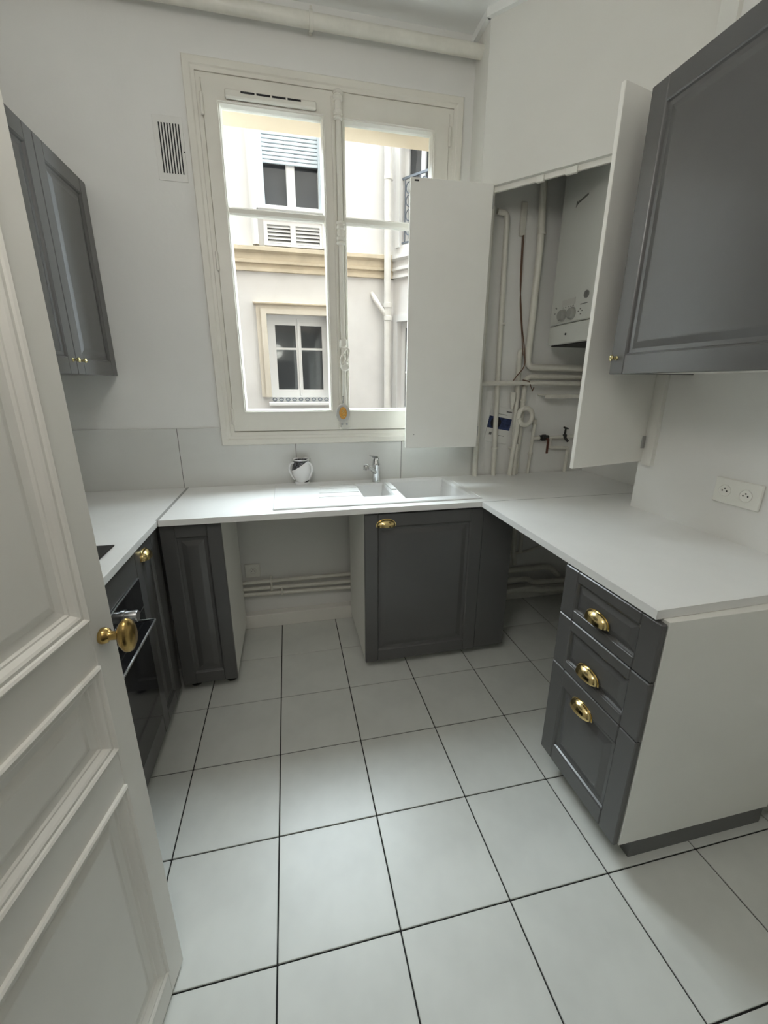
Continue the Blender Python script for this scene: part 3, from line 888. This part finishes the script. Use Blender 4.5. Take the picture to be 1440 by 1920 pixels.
tv_ = thing('valve_pipe', 'horizontal pipe with a brown lever valve and a small black tap', 'pipe', (1.65, 2.43, zt0), group='pipes in the boiler cupboard')
build('run', MB().tube([(1.52, 2.43, 1.128), (XD, 2.43, 1.135)], .0115, 12), 'pipe_white', tv_, smooth=60)
build('drop_pipe', MB().tube(bend([(1.645, 2.43, 1.13), (1.648, 2.43, 1.065), (1.785, 2.43, 1.060), (1.780, 2.43, zt0)], .02), .0115, 12), 'pipe_white', tv_, smooth=60)
build('valve_body', MB().lathe([(.010, -.032), (.016, -.030), (.016, -.016), (.020, -.012), (.020, .012), (.016, .016), (.016, .030), (.010, .032)], (1.598, 2.43, 1.130), (1, 0, 0), n=8), 'blackmat', tv_)
build('lever', MB().box(1.603, 1.619, 2.396, 2.402, 1.032, 1.125, c=.002).lathe([(.008, 0), (.008, .03)], (1.611, 2.40, 1.122), (0, 1, 0), n=10), 'rust', tv_, label='brown lever handle')
build('tap_body', MB().lathe([(.013, 0), (.013, .02), (.007, .024), (.006, .058), (.010, .060)], (1.745, 2.425, 1.128), (-.12, -.2, 1), n=12).tube([(1.745, 2.425, 1.13), (1.757, 2.40, 1.105)], .008, 10), 'blackmat', tv_, smooth=40)
build('tap_handle', MB().tube([(1.722, 2.412, 1.196), (1.755, 2.412, 1.186)], .005, 8), 'blackmat', tv_, smooth=40)
sh_ = thing('metal_angle', 'narrow white angle bracket fixed under the boiler pipes', 'bracket', (1.73, 2.40, 1.38))
build('ledge', MB().box(1.537, XD, 2.372, YW, 1.392, 1.398), 'pipe_white', sh_)
build('lip', MB().box(1.537, XD, 2.370, 2.374, 1.376, 1.398), 'pipe_white', sh_)
build('flat_strip', MB().box(1.312, 1.345, 2.438, YW, 2.245, 2.405, c=.003), 'pipe_white', label='short flat white conduit strip high on the cupboard wall', cat='conduit')
cbm = MB().tube(bend([(1.328, 2.44, 2.245), (1.338, 2.436, 2.0), (1.372, 2.43, 1.78), (1.398, 2.425, 1.66), (1.40, 2.40, 1.56), (1.345, 2.40, 1.50), (1.33, 2.42, 1.46)], .05), .0032, 8)
cbm.tube(bend([(1.330, 2.43, 2.245), (1.345, 2.43, 1.9), (1.385, 2.41, 1.62)], .05), .003, 8)
cbm.tube(bend([(1.36, 2.39, 1.456), (1.40, 2.388, 1.452), (1.425, 2.385, 1.475), (1.385, 2.388, 1.482)], .012), .0035, 8)
cbm.tube([(1.425, 2.385, 1.475), (1.455, 2.385, 1.42), (1.462, 2.385, 1.44)], .0035, 8)
build('cable', cbm, 'cable', smooth=60, label='brown cables hanging down the cupboard wall and knotted on the pipe', cat='cable')
# booklet
bk = thing('booklet', 'white and blue instruction booklet tucked behind the pipes', 'booklet', (1.285, 2.445, 1.10))
BKX = Matrix.Translation((1.288, 2.4525, 1.218)) @ Matrix.Rotation(R(10), 4, 'Y')
build('cover', MB(BKX).box(-.078, .078, -.003, .003, -.115, .105, c=.001), 'paper', bk)
build('photo_band', MB(BKX).box(-.078, .078, -.0036, -.0028, -.030, .042), 'bluepic', bk, label='blue picture band')
build('photo_circle', MB(BKX).lathe([(.036, 0), (0, 0.0004)], (-.026, -.0037, .006), (0, -1, 0), n=24), 'dark', bk)
tx_ = MB(BKX)
for (a, b, c_, d_) in ((.030, .068, .078, .086), (-.055, -.038, -.072, -.055), (-.02, .04, .060, .063), (.01, .05, -.070, -.067)):
    tx_.box(a, b, -.0036, -.0028, c_, d_)
build('printing', tx_, 'printgrey', bk, kind='stuff')


# ------------------------------------------------------------------ sockets, grille, other pipes
def socket(parent, c, n, r=.021, m='plastic'):
    c = Vector(c); n = Vector(n)
    s = build('socket_face', MB().lathe([(r+.002, 0), (r+.002, .0025), (r, .003), (r-.002, .0012), (0, .0012)], c, n, n=28), m, parent, smooth=35)
    side = Vector((0, 0, 1)).cross(n)
    for (a, b) in ((-.0085, -.001), (.0085, -.001), (0, .0075)):
        build('pin_hole', MB().lathe([(.0028, .0012), (.0028, .0018), (0, .0018)], c+side*a+Vector((0, 0, b)), n, n=10), 'dark', s)
ds = thing('double_socket', 'white double power socket on the right wall above the worktop', 'socket', (XN, 1.165, 1.033))
build('plate', MB().box(XN-.010, XN, 1.080, 1.250, 1.034, 1.128, c=.003), 'plastic', ds)
socket(ds, (XN-.010, 1.208, 1.082), (-1, 0, 0)); socket(ds, (XN-.010, 1.131, 1.080), (-1, 0, 0))
us_ = thing('wall_socket', 'small white power socket in the empty bay under the worktop', 'socket', (-.263, YW, .33))
build('plate', MB().box(-.310, -.220, YW-.008, YW, .320, .410, c=.003), 'plastic', us_)
socket(us_, (-.262, YW-.008, .365), (0, -1, 0), .019)

vg = thing('air_grille', 'white wall grille with dark vertical slots left of the window', 'vent grille', (-.444, YW, 2.34))
build('plate', MB().box(-.510, -.385, YW-.003, YW, 2.345, 2.592, c=.0015), 'vent', vg)
for i in range(8):
    x = -.487+i*.0118
    build('slot', MB().box(x, x+.0052, YW-.0036, YW-.001, 2.375, 2.565), 'dark', vg)
build('screw', MB().lathe([(.003, 0), (.003, .001), (0, .001)], (-.388, YW-.003, 2.462), (0, -1, 0), n=10), 'dark', vg)

cpz = 2.966
cp = thing('ceiling_pipe', 'long white pipe running under the ceiling above the window', 'pipe', (0, 2.38, cpz-.03))
build('run', MB().tube([(XL, 2.385, cpz), (1.003, 2.385, cpz)], .027, 20), 'pipe_white', cp, smooth=60)
for x in (.200, -.75):
    build('clamp', MB().lathe([(.028, -.008), (.034, -.007), (.034, .007), (.028, .008)], (x, 2.385, cpz), (1, 0, 0), n=20).box(x-.006, x+.006, 2.385, YW, cpz-.008, cpz+.008).box(x-.005, x+.005, 2.375, 2.395, cpz+.03, cpz+.045), 'pipe_white', cp, smooth=40)

for i, (z0, z1, lab) in enumerate(((.300, .300, 'topmost of three pipes along the wall in the empty bay'), (.264, .254, 'middle of three pipes along the wall in the empty bay'), (.230, .206, 'lowest of three pipes along the wall in the empty bay'))):
    t = thing('wall_pipe', lab, 'pipe', (0, 2.425, z0-.01), group='pipes under the worktop')
    build('run', MB().tube([(-.68, 2.425, z0), (1.20, 2.425, z1-.02*(i > 0))], .0125, 12), 'pipe_white', t, smooth=60)
    build('clip', MB().box(-.165+.06*(i == 2), -.153+.06*(i == 2), 2.405, YW, z0-.024, z0+.020, c=.003), 'pipe_white', t)
# pipes in the dark bay beside the drawers
dk_g = 'pipes in the dark bay'
pipe('drain_pipe', 'left of two vertical pipes in the dark bay beside the drawers', [(1.452, ZB), (1.458, .33), (1.47, .30), (1.475, .26)], .016, 2.42, group=dk_g)
pipe('drain_pipe', 'right of two vertical pipes in the dark bay beside the drawers', [(1.505, ZB), (1.512, .345)], .013, 2.42, group=dk_g)
pipe('drain_pipe', 'upper horizontal pipe in the dark bay, dropping at its right end', [(1.40, .215), (1.76, .215), (1.84, .14)], .020, 2.425, group=dk_g, rb=.05)
pipe('drain_pipe', 'middle horizontal pipe in the dark bay', [(1.20, .165), (1.56, .165), (1.60, .13), (XD, .12)], .018, 2.375, group=dk_g)
pipe('drain_pipe', 'lowest horizontal pipe in the dark bay', [(1.20, .105), (1.58, .105), (1.64, .085), (XD, .08)], .020, 2.335, group=dk_g)
pipe('thin_pipe', 'short horizontal pipe joining the vertical pipes in the dark bay', [(1.35, .33), (1.56, .345), (1.75, .40)], .009, 2.43, group=dk_g)


# ------------------------------------------------------------------ room door
dang = R(10.6)
dd = Vector((math.sin(dang), math.cos(dang)))
X = frame((-.352, .808, 0), -dd, (math.cos(dang), -math.sin(dang)))
dr = thing('door_1', 'white panelled interior door standing open on the left with a brass knob', 'door', (-.352, .808, .008), kind='structure')
DW, DTH = .74, .036
zs = [(.010, .099), (.686, .776), (.966, 1.057), (2.02, 2.12)]
for a, b in ((0, .066), (DW-.066, DW)):
    build('stile', MB(X).box(a, b, -DTH, 0, .010, 2.12, c=.003), 'wood_white', dr)
for a, b in zs:
    build('rail', MB(X).box(.0655, DW-.0655, -DTH, -.0004, a, b), 'wood_white', dr)
DP = [(0, -.001), (0, .006), (.004, .0085), (.008, .006), (.010, .003), (.016, .0035), (.020, .001), (.026, -.006), (.029, -.0065), (.032, -.010), (.046, -.0125), (.060, -.0065), (.063, -.006)]
for (a, b) in ((.099, .686), (.776, .966), (1.057, 2.02)):
    build('panel', MB(X).rings(.066, DW-.066, a, b, DP).box(.0655, DW-.0655, -DTH+.004, -.0145, a-.0005, b+.0005), 'wood_white', dr)
kb = MB(X)
kc = (.038, 0, 1.010)
kb.lathe([(.0, 0), (.0150, 0), (.0155, .003), (.0140, .010), (.0105, .013), (.0085, .016), (.0080, .028), (.009, .032)], kc, (0, 1, 0), n=28)
kb.lathe([(0, .030), (.008, .031), (.0170, .036), (.0215, .042), (.0225, .047), (.0205, .053), (.013, .058), (0, .060)], kc, (0, 1, 0), n=32, side=(0, 0, 1), sx=1.5)
build('knob', kb, 'oldgold', dr, smooth=40, label='oval aged-brass door knob')
for z in (.25, 1.8):
    build('hinge', MB(X).lathe([(.007, 0), (.007, .09)], (DW+.006, -.004, z), n=10), 'oldgold', dr, smooth=40)
build('jamb', MB().box(-.53, -.500, YK-.15, YK, 0, 2.14).box(.37, .40, YK-.15, YK, 0, 2.14).box(-.5, .37, YK-.15, YK, 2.122, 2.14), 'wood_white', kind='structure', label='white door lining around the doorway', cat='door lining').name = 'trim_3'


# ------------------------------------------------------------------ courtyard
FY_ = 7.0
fb = thing('building', 'cream courtyard building with shuttered upper window and white lower window, facing the kitchen', 'building', (.3, FY_, -4))
up_ = (-.165, .640, 3.78, 4.95)      # upper opening
lo_ = (-.222, .665, 1.255, 2.43)
build('wall', MB().cells((-9, up_[0], lo_[0], up_[1], lo_[1], 1.705), (-6, lo_[2], lo_[3], up_[2], up_[3], 5.35), FY_, FY_+.3, [up_, lo_]), 'facade', fb)
# oblique wing
oa = R(38)
ou = Vector((math.sin(oa), -math.cos(oa)))
on = Vector((-math.cos(oa), -math.sin(oa)))
OB = frame((1.705, FY_, 0), ou, on)
build('wing_wall', MB(OB).cells((0, .12, .75, .10, .80, 3.2), (-6, 1.0, 2.38, 3.42, 4.72, 5.35), -.3, 0, [(.12, .75, 3.42, 4.72), (.10, .80, 1.0, 2.38)]), 'facade', fb, label='oblique wing of the building')
# string course
cprof = [(0, 2.985), (.05, 2.985), (.05, 3.03), (.03, 3.035), (.03, 3.075), (.07, 3.085), (.07, 3.12), (.045, 3.13), (.045, 3.21), (.10, 3.235), (.10, 3.285), (0, 3.315)]
build('string_course', MB().prism([(FY_-p[0], p[1]) for p in cprof], 'x', -9, 1.705), 'stone', fb)
build('string_course', MB(OB).prism([(p[0], p[1]) for p in cprof], 'x', -.03, 3.2), 'facade', fb)
# upper window casing and shutter
build('window_casing', MB().box(-.335, -.300, FY_-.05, FY_, 3.32, 5.4).box(-.30, -.25, FY_-.075, FY_, 3.32, 5.4).box(-.25, up_[0], FY_-.04, FY_, 3.76, 5.4).box(up_[1], up_[1]+.14, FY_-.06, FY_, 3.32, 5.4), 'extwhite', fb)
shw = build('window', MB().box(up_[0], -.145, FY_+.04, FY_+.12, 3.80, 4.95).box(.605, up_[1], FY_+.04, FY_+.12, 3.80, 4.95).box(.170, .290, FY_+.03, FY_+.10, 3.80, 4.95, c=.01).box(up_[0], up_[1], FY_+.04, FY_+.12, 3.78, 3.84), 'extwhite', fb, label='upper window half covered by a roller shutter')
for a, b in ((-.145, .170), (.290, .605)):
    build('pane', MB().box(a, b, FY_+.07, FY_+.08, 3.84, 4.94), 'extglass', shw)
build('sill', MB().box(-.24, .72, FY_-.10, FY_+.05, 3.74, 3.785, c=.008), 'extwhite', fb)
build('shutter_guide', MB().box(up_[0]-.005, up_[0]+.035, FY_-.02, FY_+.03, 3.79, 4.95).box(up_[1]-.03, up_[1]+.005, FY_-.02, FY_+.03, 3.79, 4.95), 'shutter', fb)
for i in range(15):
    z = 4.305+i*.046
    build('shutter_slat', MB().box(up_[0]+.03, up_[1]-.025, FY_-.004, FY_+.012, z+.002, z+.043, c=.008), 'shutter', fb)
# louvred panels below the sill
lvp = build('louvre_panel', MB().cells((-.175, -.125, .190, .265, .600, .650), (3.315, 3.345, 3.575, 3.61), FY_-.05, FY_, [(-.125, .190, 3.345, 3.575), (.265, .600, 3.345, 3.575)]), 'extwhite', fb)
for a, b in ((-.125, .190), (.265, .600)):
    build('backing', MB().box(a, b, FY_-.006, FY_-.002, 3.345, 3.575), 'printgrey', lvp)
    for i in range(5):
        z = 3.350+i*.046
        build('slat', MB().prism([(FY_-.012, z+.034), (FY_-.044, z), (FY_-.044, z+.008), (FY_-.012, z+.042)], 'x', a, b), 'extwhite', lvp)
# lower window
build('window_casing', MB().cells((-.365, -.222, .665, .81), (1.25, 2.43, 2.555), FY_-.045, FY_, [(-.222, .665, 1.25, 2.43)]).cells((-.30, -.222, .665, .745), (1.25, 2.43, 2.50), FY_-.07, FY_-.045, [(-.222, .665, 1.25, 2.43)]), 'casing_cream', fb)
build('lintel_moulding', MB().box(-.40, .85, FY_-.085, FY_, 2.555, 2.59, c=.01), 'stone', fb)
lwn = build('window', MB().cells((-.222, -.112, .190, .270, .590, .665), (1.255, 1.36, 2.30, 2.43), FY_+.10, FY_+.16, [(-.112, .190, 1.36, 2.30), (.270, .590, 1.36, 2.30)]).box(-.112, .19, FY_+.10, FY_+.15, 1.95, 1.98).box(.27, .59, FY_+.10, FY_+.15, 1.95, 1.98).box(.215, .245, FY_+.085, FY_+.10, 1.27, 2.40, c=.006), 'extwhite', fb, label='white two-leaf lower window')
for a, b in ((-.112, .190), (.270, .590)):
    for c_, d_ in ((1.36, 1.95), (1.98, 2.30)):
        build('pane', MB().box(a, b, FY_+.125, FY_+.135, c_, d_), 'extglass', lwn)
build('sill', MB().box(-.27, .72, FY_-.12, FY_+.10, 1.12, 1.175, c=.01), 'extwhite', fb)
gr = build('guard_rail', MB().box(-.215, .66, FY_-.03, FY_-.01, 1.245, 1.262), 'extwhite', fb)
for i in range(9):
    x = -.18+i*.10
    build('scroll', MB().tube([(x+.030*math.cos(t), FY_-.02, 1.212+.022*math.sin(t)) for t in [2*math.pi*k/12 for k in range(12)]], .007, 6, closed=True), 'iron', gr)
# wing windows
for (u0, u1, z0, z1, lab) in ((.12, .75, 3.42, 4.72, 'upper wing window behind an iron guard'), (.10, .80, 1.0, 2.38, 'lower wing window')):
    m = (u0+u1)/2
    w_ = build('window', MB(OB).cells((u0, u0+.07, m-.035, m+.035, u1-.07, u1), (z0, z0+.09, z1-.08, z1), -.16, -.10, [(u0+.07, m-.035, z0+.09, z1-.08), (m+.035, u1-.07, z0+.09, z1-.08)]).box(u0, u1, -.15, -.11, z0+.62, z0+.65), 'extwhite', fb, label=lab)
    for a, b in ((u0+.07, m-.035), (m+.035, u1-.07)):
        build('pane', MB(OB).box(a, b, -.14, -.13, z0+.09, z1-.08), 'extglass', w_)
    build('window_casing', MB(OB).cells((u0-.07, u0, u1, u1+.07), (z0-.02, z1, z1+.10), 0, .03, [(u0, u1, z0-.02, z1)]), 'extwhite', fb)
gi = MB(OB)
for i in range(5):
    u = .17+i*.13
    gi.box(u-.006, u+.006, -.05, -.038, 3.45, 4.25)
    for z in (3.62, 3.80, 3.98, 4.14):
        gi.tube([(u+.065+.05*math.cos(t), -.044, z+.07*math.sin(t)) for t in [2*math.pi*k/12 for k in range(12)]], .008, 6, closed=True)
gi.box(.12, .75, -.055, -.033, 4.25, 4.28); gi.box(.12, .75, -.055, -.033, 3.45, 3.47)
build('iron_guard', gi, 'iron', fb)
# drainpipe
dp = thing('drainpipe', 'cream drainpipe with a side branch on the courtyard building corner', 'drainpipe', (1.59, FY_-.12, -4))
build('run', MB().tube([(1.605, FY_-.11, -4), (1.585, FY_-.11, 4.70)], .052, 20), 'pipe_ext', dp, smooth=60)
for z in (2.42, 2.60, 4.25):
    build('collar', MB().lathe([(.053, -.035), (.064, -.03), (.064, .03), (.053, .035)], (1.595, FY_-.11, z), n=20), 'pipe_ext', dp, smooth=40)
build('branch', MB().tube(bend([(1.595, FY_-.11, 2.44), (1.50, FY_-.11, 2.53), (1.42, FY_-.09, 2.66), (1.37, FY_+.02, 2.78)], .05), .036, 16), 'pipe_ext', dp, smooth=60)
build('hopper', MB().lathe([(.055, 0), (.07, .04), (.07, .12), (.06, .13)], (1.585, FY_-.11, 4.62), n=20), 'pipe_ext', dp, smooth=40)
build('wall_outside', MB().cells((-9, WX0, WX1, 9), (-6, WZ0, WZ1, OWN_TOP), YW+.301, YW+.34, [(WX0, WX1, WZ0, WZ1)]), 'brick', kind='structure', label='outer face of this building around the kitchen window, made tall and dark to shade the courtyard', cat='wall')  # height and dark colour chosen to keep light off the facade
build('wall_shade', MB().box(-9.3, -9, YW+.3, FY_+.3, -6, 16), 'brick', kind='structure', label='unseen dark side wall added to shade the courtyard facade', cat='wall')  # added out of view to block sky light from the left
bx('ground', 'ground', None, -12, 12, YW+.3, 14, -6.1, -6, kind='structure', label='courtyard paving far below the window', cat='ground')
